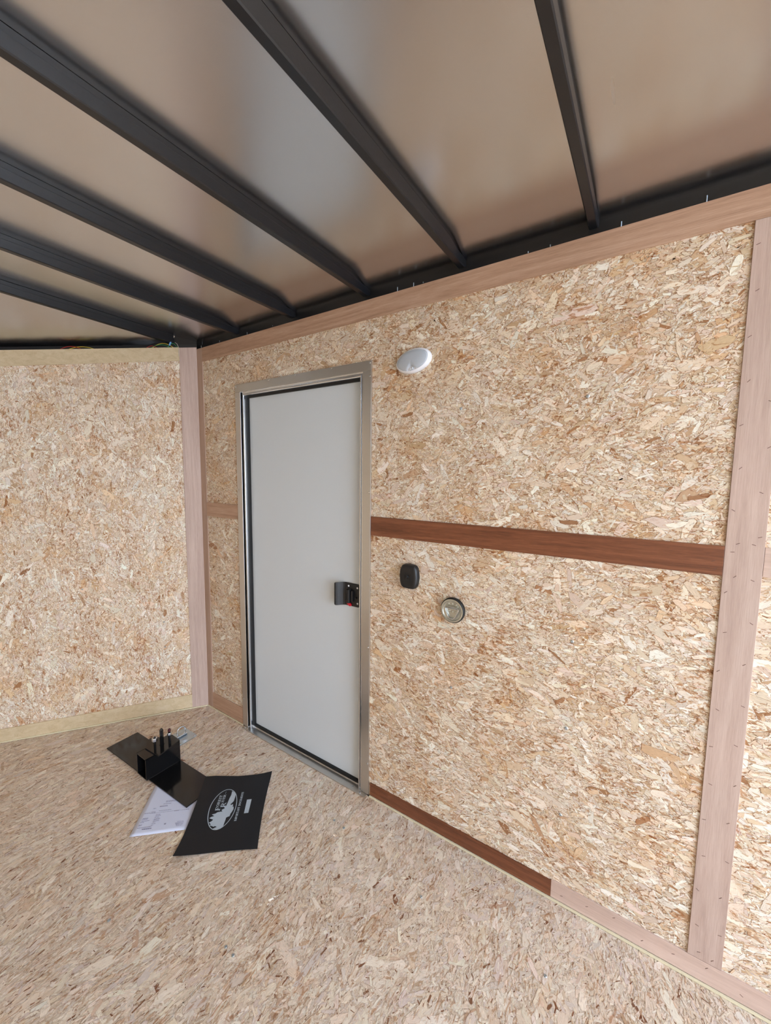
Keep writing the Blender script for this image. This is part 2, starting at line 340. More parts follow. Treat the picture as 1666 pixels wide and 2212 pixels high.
strands('wood_strands', SIDE, 2.371, 1.201, 2.75, 2.095, 48000, 0.0, 0.35, TW, WW, M_STR, p5, 15, size=1.4, **kw)
for a, b, p in ((1.992, 1.65, p3), (1.593, 1.647, p3), (1.988, .90, p2), (1.985, .611, p2), (1.982, .309, p2), (1.585, .62, p2)):
    screw_head(SIDE, a, b, OD + 0.001, M_ZINCD, p, 0.005)
# black steel header above the lining, with its lower lip and the screws poking down
obj('bottom_rail', pbox(SIDE, -0.06, -0.031, REAR, 0.0, -0.10, -0.0005), M_BLACK, wr)
hd = obj('header_rail', pbox(SIDE, -0.05, 2.098, REAR, 2.122, -0.035, -0.012), M_BLACK, wr)
pbm = pbox(SIDE, -0.05, 2.06, REAR, ZC + 0.004, -0.11, -0.024); obj('upper_header', pbm, M_BLACK, wr)
obj('outer_skin', pbox(SIDE, -0.05, -0.06, REAR, ZC + .01, -0.135, -0.111), M_WHITEW, wr)
for x, z0, z1 in ((0.03, 2.105, 2.12), (0.20, 2.108, 2.118), (0.43, 2.100, 2.121), (0.62, 2.110, 2.114), (1.32, 2.102, 2.124), (1.39, 2.103, 2.122), (1.43, 2.108, 2.112), (1.80, 2.106, 2.112), (1.865, 2.102, 2.114), (2.05, 2.102, 2.122), (2.235, 2.103, 2.124)):
    obj('screw', tube([SIDE(x, z0, -0.010), SIDE(x, z0 + (z1 - z0) * .8, -0.010)], 0.0014, 6), M_ZINCD, hd)

# nose wall
wf = empty('wall_front', kind='structure', label='angled front wall lined with upright-grained strand board', cat='wall')
SV = WID / 2 / math.cos(AL)                     # length of one nose wall
topn = lambda s: 2.112 - 0.1356 * s             # its top falls towards the nose
q1 = obj('wall_board', prism(bmesh.new(), NOSE, [(0, 0), (SV, 0), (SV, topn(SV) - .012), (0, topn(0) - .012)], OD - 0.01, OD), M_OSBV, wf)
strands('wood_strands', NOSE, 0.0, 0.0, 1.25, 2.10, 56000, math.pi / 2, 0.55, TW, WW, M_STRV, q1, 21, lambda a, b: b < topn(a) - 0.05, **kw)
for a, b in ((.60, 1.085), (.22, 1.10), (.22, .90), (.22, .55), (.60, .78), (.22, .60 - .2)): screw_head(NOSE, a, b, OD + 0.001, M_ZINCD, q1, 0.004)
obj('bottom_rail', pbox(NOSE, -0.02, -0.031, SV, 0.0, -0.09, -0.0005), M_BLACK, wf)
obj('outer_skin', pbox(NOSE, -0.03, -0.05, SV, 2.2, -0.14, -0.112), M_WHITEW, wf)
obj('header_rail', prism(bmesh.new(), NOSE, [(0, topn(0) - .004), (SV, topn(SV) - .004), (SV, topn(SV) + .018), (0, topn(0) + .018)], -0.035, -0.012), M_BLACK, wf)
obj('upper_header', prism(bmesh.new(), NOSE, [(-.02, topn(0) - .04), (SV, topn(SV) - .04), (SV, topn(SV) + .034), (.10, topn(0) + .030), (.09, topn(0) + .06), (-.02, topn(0) + .06)], -0.11, -0.035), M_BLACK, wf)
cpts = [NOSE(0, 0, -.022), NOSE(.12, 0, -.03), NOSE(.12, 0, -.14), Vector((-.2, .14, 0)), Vector((.06, .14, 0)), Vector((.02, .022, 0))]
obj('corner_light_stop', prism(bmesh.new(), FLOOR, [(p.x, p.y) for p in cpts], 2.05, 2.20), M_BLACK, wf)  # added black filler that stops light coming through the gap at the corner
NOSE2 = Fr(NOSE(SV, 0), (math.sin(AL), -math.cos(AL), 0), (0, 0, 1), (math.cos(AL), math.sin(AL), 0))
obj('wall_board', prism(bmesh.new(), NOSE2, [(0, 0), (SV, 0), (SV, topn(0) + .05), (0, topn(SV) + .05)], OD - 0.01, OD), M_OSBV, wf)
# far (left) wall, behind and beside the viewer
wl = empty('wall_left', (0, -WID, 0), kind='structure', label='strand board wall on the other side of the trailer', cat='wall')
obj('wall_board', pbox(FAR, 0, 0, REAR, 2.16, OD - 0.01, OD), M_OSB, wl)

# ceiling: bare sheet rising to the centre line, folding down over the nose
ce = empty('ceiling', kind='structure', label='bare metal roof sheet above the black beams', cat='ceiling')
bm = bmesh.new(); RD = -WID / 2
rz = lambda y: ZC + RISE * (min(-y, WID + y))
N_ = 14; XB = -0.085
def yv(x): return x / math.tan(AL)
rows = []
for y, dz in ((0.10, -.034), (0.05, -.027), (0.0, -.019), (-.05, -.009), (-.09, -.002), (-.13, 0), (RD, 0), (-WID, 0)):   # the sheet rolls down at the wall
    rows.append([bm.verts.new((x, y, rz(min(0, y)) + dz)) for x in (XB, 0.4, 1.5, 2.6, REAR)])
for A, B in zip(rows, rows[1:]):
    for i in range(4): bm.faces.new((A[i], A[i + 1], B[i + 1], B[i]))
obj('roof_sheet', bm, M_ROOF, ce, smooth=True)
bm = bmesh.new(); a_ = []; b_ = []
for k in range(13):
    s = SV * k / 12; p = NOSE(s, topn(s) + 0.020, -0.04); y = p.y
    a_.append(bm.verts.new((XB, min(y, 0.10), rz(min(0, y)))))
    b_.append(bm.verts.new(p if p.x < XB else (XB - 1e-4, p.y, rz(min(0, p.y)) )))
for i in range(12): bm.faces.new((a_[i], a_[i + 1], b_[i + 1], b_[i]))
obj('nose_sheet', bm, M_ROOF, ce, smooth=True)
bm = bmesh.new(); ap = NOSE(SV, topn(SV) + 0.020, -0.04)
vs = [bm.verts.new(v) for v in ((XB, RD, rz(RD)), (XB, -WID, rz(-WID)), (0, -WID - .05, rz(-WID)), ap)]
bm.faces.new(vs); obj('nose_sheet', bm, M_ROOF, ce)

# roof beams: folded channel with side flanges
order = ['nearest the front corner', 'second from the front corner, ending above the door', 'third from the front corner, ending over the door', 'fourth from the front corner, left of the oval lamp', 'fifth from the front corner, over the wall right of the lamp', 'steepest in view, at upper right']
order = ['shortest in view, running into the front corner', 'second out from the front corner', 'third out from the front corner, ending left above the door', 'fourth out from the front corner, ending right above the door', 'fifth out from the front corner, crossing the top edge at left centre', 'farthest right in view, crossing the top edge at right']
for i, X0 in enumerate((-0.099, 0.326, 0.739, 1.158, 1.565, 1.969, 2.38)):
    y0 = 0.050 if X0 > 0 else yv(X0) + 0.055
    bw, hh, fw, th = 0.024, 0.030, 0.030, 0.0025
    lab = ('black steel roof beam, ' + order[i]) if i < 6 else 'black steel roof beam behind the view'
    if i == 6: continue
    root = empty('roof_beam', (X0 + bw / 2, y0, 2.12), label=lab, cat='beam', group='black roof beams')
    def sect(prof, name):
        rings = []
        for y in (y0, RD, -WID - 0.0):
            zb = 2.12 + RISE * max(0, min(-y, WID + y))
            rings.append([Vector((X0 + px, y, zb + pz)) for px, pz in prof])
        return obj(name, loft(rings, None, True, True, True), M_BEAM, root)
    q = .0025
    sect([(q, 0), (bw - q, 0), (bw, q), (bw, hh - .001), (bw - .001, hh), (.001, hh), (0, hh - .001), (0, q)], 'box_section')
    sect([(.004, hh), (bw - .005, hh), (bw - .005, ZC - 2.12 - .001), (.004, ZC - 2.12 - .001)], 'spacer')

# ------------------------------------------------------------------ trim strips
def staples(fr, pts, d, parent):
    bm = bmesh.new(); rs = random.Random(5)
    for a, b in pts:
        an = rs.uniform(-0.6, 0.9); c, s = math.cos(an) * .004, math.sin(an) * .004; u, v = -s * .16, c * .16
        prism(bm, fr, [(a - c - u, b - s - v), (a + c - u, b + s - v), (a + c + u, b + s + v), (a - c + u, b - s + v)], d, d + 0.0003)
    return obj('staples', bm, M_STAPLE, parent, kind='stuff')
tn = [0]
def trim(fr, pts, mat, label, d0=OD, d1=0.0, name=None):
    tn[0] += 1
    return obj(name or 'trim_%d' % tn[0], prism(bmesh.new(), fr, pts, d0, d1), mat, None, bevel=0.0006, kind='structure', label=label, cat='trim')
t1 = trim(SIDE, rect(0.05, 2.026, REAR, 2.100), M_LUAN, 'long pinkish plywood strip along the top of the door wall')
t2 = trim(SIDE, rect(2.331, 0.070, 2.406, 2.0255), M_LUANV, 'upright pale pink plywood strip at the right of the wall')
staples(SIDE, [(2.340 + (k % 2) * .006, 1.97 - k * .106) for k in range(18)] + [(2.395 - (k % 2) * .006, 1.93 - k * .11) for k in range(17)] + [(2.355, 1.25), (2.385, 1.25), (2.355, 1.165), (2.355, .09), (2.385, .085)], 0.0, t2)
t3 = trim(SIDE, rect(0.0, 0.004, 0.050, 2.100), M_LUANC, 'narrow upright strip in the corner, on the door wall side')
t4 = trim(NOSE, [(0.0, 0.004), (0.088, 0.004), (0.088, 2.098), (0.0, 2.110)], M_LUANV, 'upright pinkish strip in the corner, on the front wall side')
t5 = trim(NOSE, [(0.088, 2.028), (SV, topn(SV) - 0.079), (SV, topn(SV)), (0.088, topn(0.088))], M_BIRCH, 'yellowish strip along the top of the front wall')
t6 = trim(SIDE, rect(0.050, 1.165, 0.337, 1.243), M_LUAN, 'short tan strip between corner and door')
t7 = trim(SIDE, rect(1.2105, 1.163, 2.3305, 1.241), M_MAH, 'dark reddish strip across the wall right of the door')
staples(SIDE, [(2.31, 1.20), (2.315, 1.18), (1.9, 1.235), (1.6, 1.17)], 0.0, t7)
t8 = trim(SIDE, rect(2.4065, 1.172, REAR, 1.246), M_LUANP, 'pale pink strip right of the upright post')
b1 = trim(SIDE, rect(0.050, 0.006, 0.337, 0.098), M_LUAN, 'tan baseboard strip left of the door', name='baseboard_right')
b2 = trim(SIDE, rect(1.2155, 0.0065, 1.966, 0.064), M_MAH, 'dark reddish baseboard strip right of the door', name='baseboard_right')
b3 = trim(SIDE, rect(1.9665, 0.0065, REAR, 0.0685), M_LUANP, 'pale pink baseboard strip at lower right', name='baseboard_right')
staples(SIDE, [(2.0 + k * .075, .03 + (k % 3) * .012) for k in range(9)], 0.0, b3)
b4 = trim(NOSE, [(0.088, 0.006), (SV, 0.003), (SV, 0.062), (0.088, 0.086)], M_BIRCH, 'pale yellowish baseboard of the front wall', name='baseboard_front')
trim(SIDE, rect(1.2155, 0.0, REAR, 0.006), M_CREAM, 'thin cream edge line under the baseboard right of the door', 0, 0.006)
trim(SIDE, rect(0.0, 0.0, 0.337, 0.005), M_CREAM, 'thin cream edge line under the baseboard left of the door', 0, 0.005)
trim(NOSE, rect(0.004, 0.0, SV, 0.005), M_CREAM, 'thin cream edge line under the front wall baseboard', 0, 0.005)

# ------------------------------------------------------------------ door
dr = empty('door_1', (0.77, 0.0, 0.0), kind='structure', label='closed grey-white door in an aluminium frame', cat='door')
FX0, FX1, FZ = 0.338, 1.210, 1.866
fw = 0.043; lip = 0.018
def flange(pts, name='frame_flange'): return obj(name, prism(bmesh.new(), SIDE, pts, OD + 0.001, 0.003), M_ALU, dr, bevel=0.0008)
ft = flange([(FX0, FZ - fw + .004), (FX1, FZ - fw + .004), (FX1, FZ), (FX0, FZ)])
fL = flange([(FX0, 0.006), (FX0 + fw, 0.006), (FX0 + fw, FZ - fw + .0035), (FX0, FZ - fw + .0035)])
fR = flange([(FX1 - fw + .002, 0.006), (FX1, 0.006), (FX1, FZ - fw + .0035), (FX1 - fw + .002, FZ - fw + .0035)])
# inner lip: a step back then a rolled bead, then the jamb going into the wall
LX0, LX1, LZ = FX0 + fw, FX1 - fw + .002, FZ - fw + .0035
def jamb(a, b, u, name):          # a -> b edge, u = direction into the opening
    a = Vector(a); b = Vector(b); u = Vector(u)
    prof = [(0.0, 0.0015), (0.0, -0.004), (0.004, -0.0045), (0.010, -0.0045), (0.012, -0.0015), (0.015, -0.0005), (0.018, -0.0015), (0.019, -0.005), (0.019, -0.030), (-0.001, -0.030)]
    rings = [[SIDE(p[0] + u[0] * q, p[1] + u[1] * q + (0 if u[1] else (-q if (p - a).length > 1e-6 else 0)), d) if True else None for q, d in prof] for p in (a, b)]
    return obj(name, loft(rings, None, True, True, True), M_ALUB, dr)
jl = jamb((LX0, 0.004), (LX0, LZ), (1, 0), 'frame_jamb'); jr = jamb((LX1, 0.004), (LX1, LZ), (-1, 0), 'frame_jamb')
a, b = Vector((LX0, LZ)), Vector((LX1, LZ)); prof = [(0.0, 0.0015), (0.0, -0.004), (0.004, -0.0045), (0.010, -0.0045), (0.012, -0.0015), (0.015, -0.0005), (0.018, -0.0015), (0.019, -0.005), (0.019, -0.030), (-0.001, -0.030)]
jt = obj('frame_jamb', loft([[SIDE(LX0 + q, LZ - q, d) for q, d in prof], [SIDE(LX1 - q, LZ - q, d) for q, d in prof]], None, True, True, True), M_ALUB, dr)
IX0, IX1, IZ = LX0 + .019, LX1 - .019, LZ - .019
for pts in (rect(IX0, 0.012, IX0 + .010, IZ), rect(IX1 - .004, 0.012, IX1, IZ), rect(IX0 + .010, IZ - .010, IX1 - .004, IZ), rect(IX0 + .010, 0.010, IX1 - .004, 0.022)):
    obj('rubber_seal', prism(bmesh.new(), SIDE, pts, -0.036, -0.019), M_SEAL, dr)
dp = obj('door_panel', pbox(SIDE, IX0 - .005, 0.008, IX1 + .012, IZ + .01, -0.06, -0.031), M_DOOR, dr)
obj('outer_backing', pbox(SIDE, FX0, 0, FX1, FZ, -0.075, -0.061), M_BLACK, dr)
th_ = obj('threshold', pbox(FLOOR, 0.352, -0.022, 1.200, 0.040, 0.0, 0.005), M_ALU, dr, bevel=0.001)
obj('threshold_rib', pbox(FLOOR, 0.40, 0.020, 1.15, 0.028, 0.005, 0.011), M_ALUB, dr)
for x, y in ((.372, -.014), (.80, -.013), (1.12, -.004), (1.17, -.013)): screw_head(FLOOR, x, y, 0.005, M_ZINC, th_, 0.0055)
for a, b in ((.3435, .16), (.347, 1.325), (.345, 1.80)): screw_head(SIDE, a + .004, b, 0.003, M_ZINC, fL, 0.0045)
for a, b in ((1.203, 1.805), (1.203, 1.34), (1.203, .68), (1.203, .15)): screw_head(SIDE, a, b, 0.003, M_ZINC, fR, 0.0045)
for a in (.345, .60, .78, 1.0, 1.203): screw_head(SIDE, a, FZ - (.010 if a in (.345, 1.203) else .004), 0.003, M_ZINC, ft, 0.0045)

# latch: a black plate whose left side flares out as a pull, lever and red tab
DF = -0.031
la = obj('latch', bmesh.new(), M_PLASB, dr); bpy.data.objects.remove(la)
bm = bmesh.new()
profx = [(1.014, .034), (1.019, .037), (1.024, .036), (1.030, .030), (1.038, .020), (1.046, .011), (1.054, .006), (1.070, .0045), (1.134, .0045)]
N = len(profx); zt, zb = .934, .830
def rz_(i, top):
    x = profx[i][0]; r = .010; ex = 0
    for xe, sg in ((1.014, 1), (1.134, -1)):
        dx = (x - xe) * sg
        if dx < r: ex = max(ex, r - math.sqrt(max(0, r * r - (r - dx) ** 2)))
    return (zt - ex) if top else (zb + ex)
profx = [(1.014, .034), (1.016, .0362), (1.019, .037), (1.024, .036), (1.030, .030), (1.038, .020), (1.046, .011), (1.054, .006), (1.070, .0045), (1.124, .0045), (1.128, .0045), (1.132, .0045), (1.134, .0045)]
N = len(profx); rings = []
for i, (x, d) in enumerate(profx):
    rings.append([SIDE(x, rz_(i, 1), DF + d), SIDE(x, rz_(i, 0), DF + d), SIDE(x, rz_(i, 0), DF + d - .0042), SIDE(x, rz_(i, 1), DF + d - .0042)])
la = obj('latch', loft(rings, None, True, True, True), M_PLASB, dr, smooth=False, bevel=0.0006)
obj('latch_lever', lathe(SIDE, 0, 0, [(1, 0)], 3) if 0 else loft([[SIDE(x, z, DF + d) for x, d in ((1.066, .004), (1.068, .016), (1.073, .021), (1.082, .022), (1.087, .019), (1.089, .004))] for z in (.846, .850, .902, .906)], None, True, True, True), M_PLASB, la, bevel=0.001)
obj('latch_bolt', pbox(SIDE, 1.094, .855, 1.104, .902, DF + .004, DF + .016), M_PLASB, la, bevel=0.001)
obj('latch_pin', lathe(SIDE, 1.115, .872, [(.004, DF + .004), (.004, DF + .010), (.003, DF + .011)], 10), M_PLASB, la)
bm = prism(bmesh.new(), SIDE, [(1.062, .852), (1.070, .850), (1.084, .846), (1.093, .838), (1.089, .831), (1.083, .830), (1.072, .836)], DF + .006, DF + .012)
obj('release_tab', bm, M_RED, la, bevel=0.001, label='red release tab')
for a, b in ((1.073, .920), (1.122, .917), (1.123, .847)): screw_head(SIDE, a, b, DF + .0045, M_WHITE, la, 0.0042)

# ------------------------------------------------------------------ oval lamp
lamp = empty('wall_lamp', (1.405, 0.0, 1.833), label='white oval lamp with grey lens high on the wall right of the door', cat='lamp')
TH = math.radians(9); ct, st = math.cos(TH), math.sin(TH)
LF = Fr((1.405, 0, 1.833), (ct, 0, st), (-st, 0, ct), (0, -1, 0))
def oval(a, b, d, n=48, sq=1.0): return [LF(a * math.copysign(abs(math.cos(2 * math.pi * k / n)) ** sq, math.cos(2 * math.pi * k / n)), b * math.sin(2 * math.pi * k / n), d) for k in range(n)]
obj('lamp_base', loft([oval(.070, .040, OD), oval(.0725, .0425, -.001), oval(.073, .043, .006), oval(.071, .0415, .015), oval(.066, .037, .0195), oval(.064, .035, .0185)], None, True, True, True), M_WHITE, lamp, smooth=True)
def lensring(k_, d):
    r = []
    for k in range(72):
        an = 2 * math.pi * k / 72; x, y = .0645 * math.cos(an), .0355 * math.sin(an)
        # notch for the switch on the lower edge
        g = max(0, math.cos(math.pi * (x + .006) / .044)) ** 1.3 if y < 0 and abs(x + .006) < .022 else 0
        y = y + g * .014
        r.append(LF(x * k_, (y if k_ == 1 else y * k_ + (1 - k_) * .002), d))
    return r
obj('lens', loft([lensring(1, .0187), lensring(.97, .0225), lensring(.85, .0255), lensring(.6, .0275), lensring(.3, .0285), lensring(.05, .0288)], None, True, True, True), M_LENS, lamp, smooth=True)
arc = [LF(-.028 + .044 * k / 16, -.0345 + .0145 * max(0, math.cos(math.pi * (-.022 + .044 * k / 16) / .044)) ** 1.3, .0205) for k in range(17)]
obj('lens_rim', tube(arc, .0012, 6), M_WHITE, lamp)
sw = obj('switch', pbox(LF, -.012, -.036, .004, -.026, .019, .0205), M_LENS, lamp)
obj('rocker', pbox(LF, -.011, -.034, -.004, -.0275, .0205, .0235), M_WHITE, sw, bevel=.0006)
obj('rocker', pbox(LF, -.001, -.035, .0015, -.026, .0205, .0245), M_WHITE, sw, bevel=.0005)

# ------------------------------------------------------------------ black bulged plate
hold = empty('door_holder', (1.402, 0, 1.020), label='black rounded plastic block on the wall between latch and round pull ring', cat='bumper')
HF = Fr((1.402, 0, 1.020), (1, 0, 0), (0, 0, 1), (0, -1, 0))
def barrel(w, h, d, n=48):
    r = []
    for k in range(n):
        an = 2 * math.pi * k / n; c, s = math.cos(an), math.sin(an)
        y = h * math.copysign(abs(s) ** .32, s); x = w * math.copysign(abs(c) ** .32, c)
        x *= 1 - .22 * (y / h) ** 2; y *= 1 - .05 * (x / w) ** 2
        r.append(HF(x, y, d))
    return r
body = obj('block_body', loft([barrel(.040, .048, OD), barrel(.040, .048, .010), barrel(.038, .046, .016), barrel(.034, .040, .0195), barrel(.026, .032, .0205), barrel(.012, .012, .0205)], None, True, True, True), M_PLASB, hold, smooth=True)
bm = bmesh.new()
for a0, b0, a1, b1 in ((-.014, .010, .014, .013), (-.014, -.013, .014, -.010), (-.014, -.010, -.011, .010), (.011, -.010, .014, .010)): pbox(HF, a0, b0, a1, b1, .0195, .0225, bm)
obj('square_rim', bm, M_PLASB, hold)
obj('centre_stud', lathe(HF, 0, 0, [(.0075, .0205), (.0075, .0215), (.004, .026), (.001, .0265)], 4), M_PLASB, hold)

# ------------------------------------------------------------------ round pull ring
ring = empty('pull_ring', (1.587, 0, 0.922), label='round silver recessed tie ring with black rubber rim on the wall', cat='tie ring')
RF = Fr((1.587, 0, 0.922), (1, 0, 0), (0, 0, 1), (0, -1, 0))
obj('rubber_rim', lathe(RF, 0, 0, [(.045, OD), (.0465, 0), (.0465, .010), (.0445, .0125), (.0415, .0125), (.0415, .004)], 40), M_SEAL, ring, smooth=True)
cup = obj('cup', lathe(RF, 0, 0, [(.0425, .0125), (.0430, .0142), (.0405, .0150), (.0372, .0146), (.0358, .0118), (.0340, .0108), (.001, .0108)], 48, None, False, True), M_GREEN, ring, smooth=True)
for a, b in ((-.014, .024), (0, .0245), (.0135, .021), (-.011, -.001), (.001, -.004), (.0125, -.004)):
    obj('rivet', lathe(RF, a, b, [(.0036, .0108), (.0032, .0124), (.0015, .0130)], 10), M_GREEN, cup, smooth=True)
obj('hinge_strap', pbox(RF, -.024, .0085, .020, .017, .0108, .0150), M_GREEN, ring, bevel=.0015)
pts = [(-.025, .010), (-.0245, .004), (-.016, -.018), (-.012, -.0245), (-.006, -.028), (.002, -.029), (.009, -.027), (.014, -.022), (.018, -.014), (.0255, .002), (.0265, .007), (.024, .0105), (.012, .0108), (-.012, .0108)]
obj('bail', tube([RF(a, b, .0165) for a, b in pts], .0024, 8, None, True), M_ZINC, ring, smooth=True)

# ------------------------------------------------------------------ wires above the front wall
def wire(s0, s1, h, m, lab, dd=0.0, grp=None):
    pts = [NOSE(s0 + (s1 - s0) * k / 14, topn(s0 + (s1 - s0) * k / 14) - .012 + h * math.sin(math.pi * k / 14), -0.008 + dd) for k in range(15)]
    return obj('wire', tube(pts, .0014, 6), m, None, smooth=True, label=lab, cat='wire')
wire(.455, .625, .024, M_WY, 'yellow wire looping above the front wall, left bundle')
wire(.520, .650, .026, M_WR, 'red wire looping above the front wall, left bundle', .003)
wire(.100, .235, .036, M_WY, 'yellow wire arching above the front wall by the corner')
wire(.110, .245, .028, M_WG, 'green wire arching above the front wall by the corner', .003)
wire(.090, .150, .034, M_WG, 'green wire drooping nearest the corner post', .0055)
wire(.180, .262, .022, M_WR, 'short red wire at the left end of the corner bundle', .003)
wp = [NOSE(.108, 2.125, -.006), NOSE(.098, 2.118, .000), NOSE(.092, 2.105, .002), NOSE(.0905, 2.09, .0022), NOSE(.091, 2.05, .0018)]
obj('wire', tube(wp, .0010, 6), M_WW, None, label='thin white wire hanging over the front wall top strip', cat='wire')
obj('wire_connector', tube([NOSE(.135, topn(.135) + .012, -.004), NOSE(.128, topn(.13) + .030, -.004)], .0045, 8), M_WB, None, label='small blue connector on the wires by the corner', cat='connector')

# ------------------------------------------------------------------ floor tie-down ring behind the bracket
td = empty('floor_tie_ring', (.155, -.250, 0), label='zinc floor plate with upright ring behind the black bracket', cat='tie ring')
TF_ = Fr((.155, -.250, 0), (1, 0.03, 0), (-.03, 1, 0), (0, 0, 1))
bm = bmesh.new(); n = 40
def sqr(h, d, p): return [TF_(h * math.copysign(abs(math.cos(2 * math.pi * (k + .5) / n)) ** p, math.cos(2 * math.pi * (k + .5) / n)), h * .88 * math.copysign(abs(math.sin(2 * math.pi * (k + .5) / n)) ** p, math.sin(2 * math.pi * (k + .5) / n)), d) for k in range(n)]
plate = obj('plate', loft([sqr(.058, 0, .18), sqr(.058, .003, .18), sqr(.038, .0032, 1), sqr(.036, .0022, 1), sqr(.030, .0012, 1), sqr(.003, .0010, 1)], None, True, True, True), M_ZINCD, td)
for a, b in ((-.047, .040), (.047, .040), (.047, -.040), (-.047, -.040)): screw_head(TF_, a, b, .003, M_ZINC, plate, .005)
obj('ring_clip', tube([TF_(-.004, y, .008) for y in (-.028, -.01, .01, .026)], .0062, 10), M_ZINC, td, smooth=True)
obj('ring', tube([TF_(-.004 - .10 * (.0265 * (1 + math.sin(k * 2 * math.pi / 28))), -.001 + .0235 * math.cos(k * 2 * math.pi / 28), .0305 + .0235 * math.sin(k * 2 * math.pi / 28)) for k in range(28)], .0035, 8, None, True), M_ZINC, td, smooth=True)

# ------------------------------------------------------------------ paper sheet
PF = Fr((.5605, -.689, 0), (.7231, .6908, 0), (-.6908, .7231, 0), (0, 0, 1))
bm = bmesh.new(); nx_, ny_ = 12, 16; g = []
for j in range(ny_ + 1):
    g.append([bm.verts.new(PF(.216 * i / nx_, .279 * j / ny_, .0008 + .0006 * (math.sin(i * 1.1) * math.sin(j * .7)) ** 2)) for i in range(nx_ + 1)])
for j in range(ny_):
    for i in range(nx_): bm.faces.new((g[j][i], g[j][i + 1], g[j + 1][i + 1], g[j + 1][i]))
pa = obj('paper_sheet', bm, M_PAPER, None, smooth=True, label='white printed sheet under the black plate and black folder', cat='paper')
so = pa.modifiers.new('thick', 'SOLIDIFY'); so.thickness = .0003; so.offset = 1
seg = [(0.0148, 0.0359, 0.0666, 0.0345), (0.0351, 0.0276, 0.0707, 0.0278), (0.0147, 0.0461, 0.027, 0.0462), (0.015, 0.0502, 0.027, 0.0502), (0.016, 0.0613, 0.0297, 0.0612), (0.0187, 0.0672, 0.0479, 0.0665), (0.0169, 0.0759, 0.0379, 0.0759), (0.018, 0.0799, 0.0379, 0.0799), (0.0628, 0.0403, 0.0707, 0.0403), (0.063, 0.0484, 0.0776, 0.0484), (0.0638, 0.0560, 0.074, 0.0560), (0.0647, 0.0610, 0.086, 0.061), (0.064, 0.0660, 0.085, 0.0660), (0.0642, 0.0710, 0.0863, 0.071), (0.0632, 0.0790, 0.0812, 0.0790), (0.0632, 0.0860, 0.0838, 0.0860), (0.0634, 0.0925, 0.0797, 0.0925), (0.0142, 0.1050, 0.0373, 0.1050), (0.0377, 0.1026, 0.0582, 0.1026), (0.040, 0.1080, 0.056, 0.1080), (0.0408, 0.1264, 0.0514, 0.1264), (0.068, 0.1105, 0.1159, 0.1105), (0.0596, 0.1010, 0.1694, 0.1010), (0.1694, 0.1, 0.1895, 0.1), (0.131, 0.1002, 0.1495, 0.1002), (0.0742, 0.1445, 0.1047, 0.1445), (0.0635, 0.1320, 0.0939, 0.132), (0.0640, 0.1345, 0.0939, 0.1345), (0.08, .155, .12, .155), (.08, .160, .11, .160), (0.1625, 0.0240, 0.1854, 0.0240), (.1600, .0290, .186, .0290), (.158, .0330, .186, .0330), (0.1544, 0.0375, 0.187, 0.0375), (0.1612, 0.0430, 0.185, 0.0430)]
bm = bmesh.new(); rr = random.Random(3)
for k, (x0, y0, x1, y1) in enumerate(seg):
    x = x0; hh = .0011 if k in (0, 24) else (.0022 if k == 1 else .0007)
    if k == 22: hh = .0003
    while x < x1:
        wd = min(rr.uniform(.003, .008), x1 - x)
        prism(bm, PF, rect(x, y0 - hh, x + max(wd, .001), y0 + hh), .0010, .00195); x += wd + .0012
for k in range(3):
    an = k * math.pi / 3 + .2; c, s = math.cos(an) * .004, math.sin(an) * .004
    prism(bm, PF, [(.116 - c + s * .15, .0405 - s - c * .15), (.116 + c + s * .15, .0405 + s - c * .15), (.116 + c - s * .15, .0405 + s + c * .15), (.116 - c - s * .15, .0405 - s + c * .15)], .0010, .00195)
obj('printing', bm, M_INK, pa, kind='stuff', label='grey printed lines')

# ------------------------------------------------------------------ black bracket
br = empty('steel_bracket', (-.067, -.520, 0), label='black welded steel bracket with three upright bolts on the floor', cat='bracket')
e1 = Vector((.999, .044, 0)); e2 = Vector((-.044, .999, 0))
BF = Fr((-.067, -.520, 0), e1, e2, (0, 0, 1))
obj('base_plate', pbox(BF, 0, 0, .683, .150, .0022, .0072), M_STEELB, br, bevel=.0008)
# square tube across the plate, open at the front
TX0, TX1, TY0, TY1 = .243, .326, -.5135, -.354
G = Fr((0, 0, .0072), (1, 0, 0), (0, 1, 0), (0, 0, 1)); TH_ = .1005
bm = bmesh.new()
for (x0, x1, z0, z1) in ((TX0, TX0 + .0035, 0, TH_), (TX1 - .0035, TX1, 0, TH_), (TX0, TX1, TH_ - .0035, TH_), (TX0, TX1, 0, .0035)):
    pbox(G, x0, TY0, x1, TY1, z0, z1, bm)
obj('square_tube', bm, M_STEELB, br, bevel=.0006)
wd = [(TX1 + .001, TY0 + .002 + (TY1 - TY0 - .004) * k / 20) for k in range(21)]
rr = random.Random(9)
obj('weld_bead', tube([(x + rr.uniform(-.0004, .0004), y, .0085 + rr.uniform(0, .0006)) for x, y in wd], .0024, 6), M_ZINCD if 0 else M_STEELB, br, smooth=True)
zt = .0072 + TH_
poly = [(.247, -.477), (.353, -.470), (.3255, -.354), (.256, -.3535), (.240, -.363), (.240, -.387), (.231, -.399), (.201, -.404), (.198, -.442)]
obj('top_plate', prism(bmesh.new(), Fr((0, 0, 0), (1, 0, 0), (0, 1, 0), (0, 0, 1)), poly, zt + .0002, zt + .0052), M_STEELB, br, bevel=.0006)
Z = Fr((0, 0, 0), (1, 0, 0), (0, 1, 0), (0, 0, 1)); zp = zt + .0052
b_ = obj('bolt', lathe(Z, .2885, -.4520, [(.0052, zp), (.0052, .146), (.0052, .168), (.0040, .170)], 16), M_STEELB, br, smooth=False)
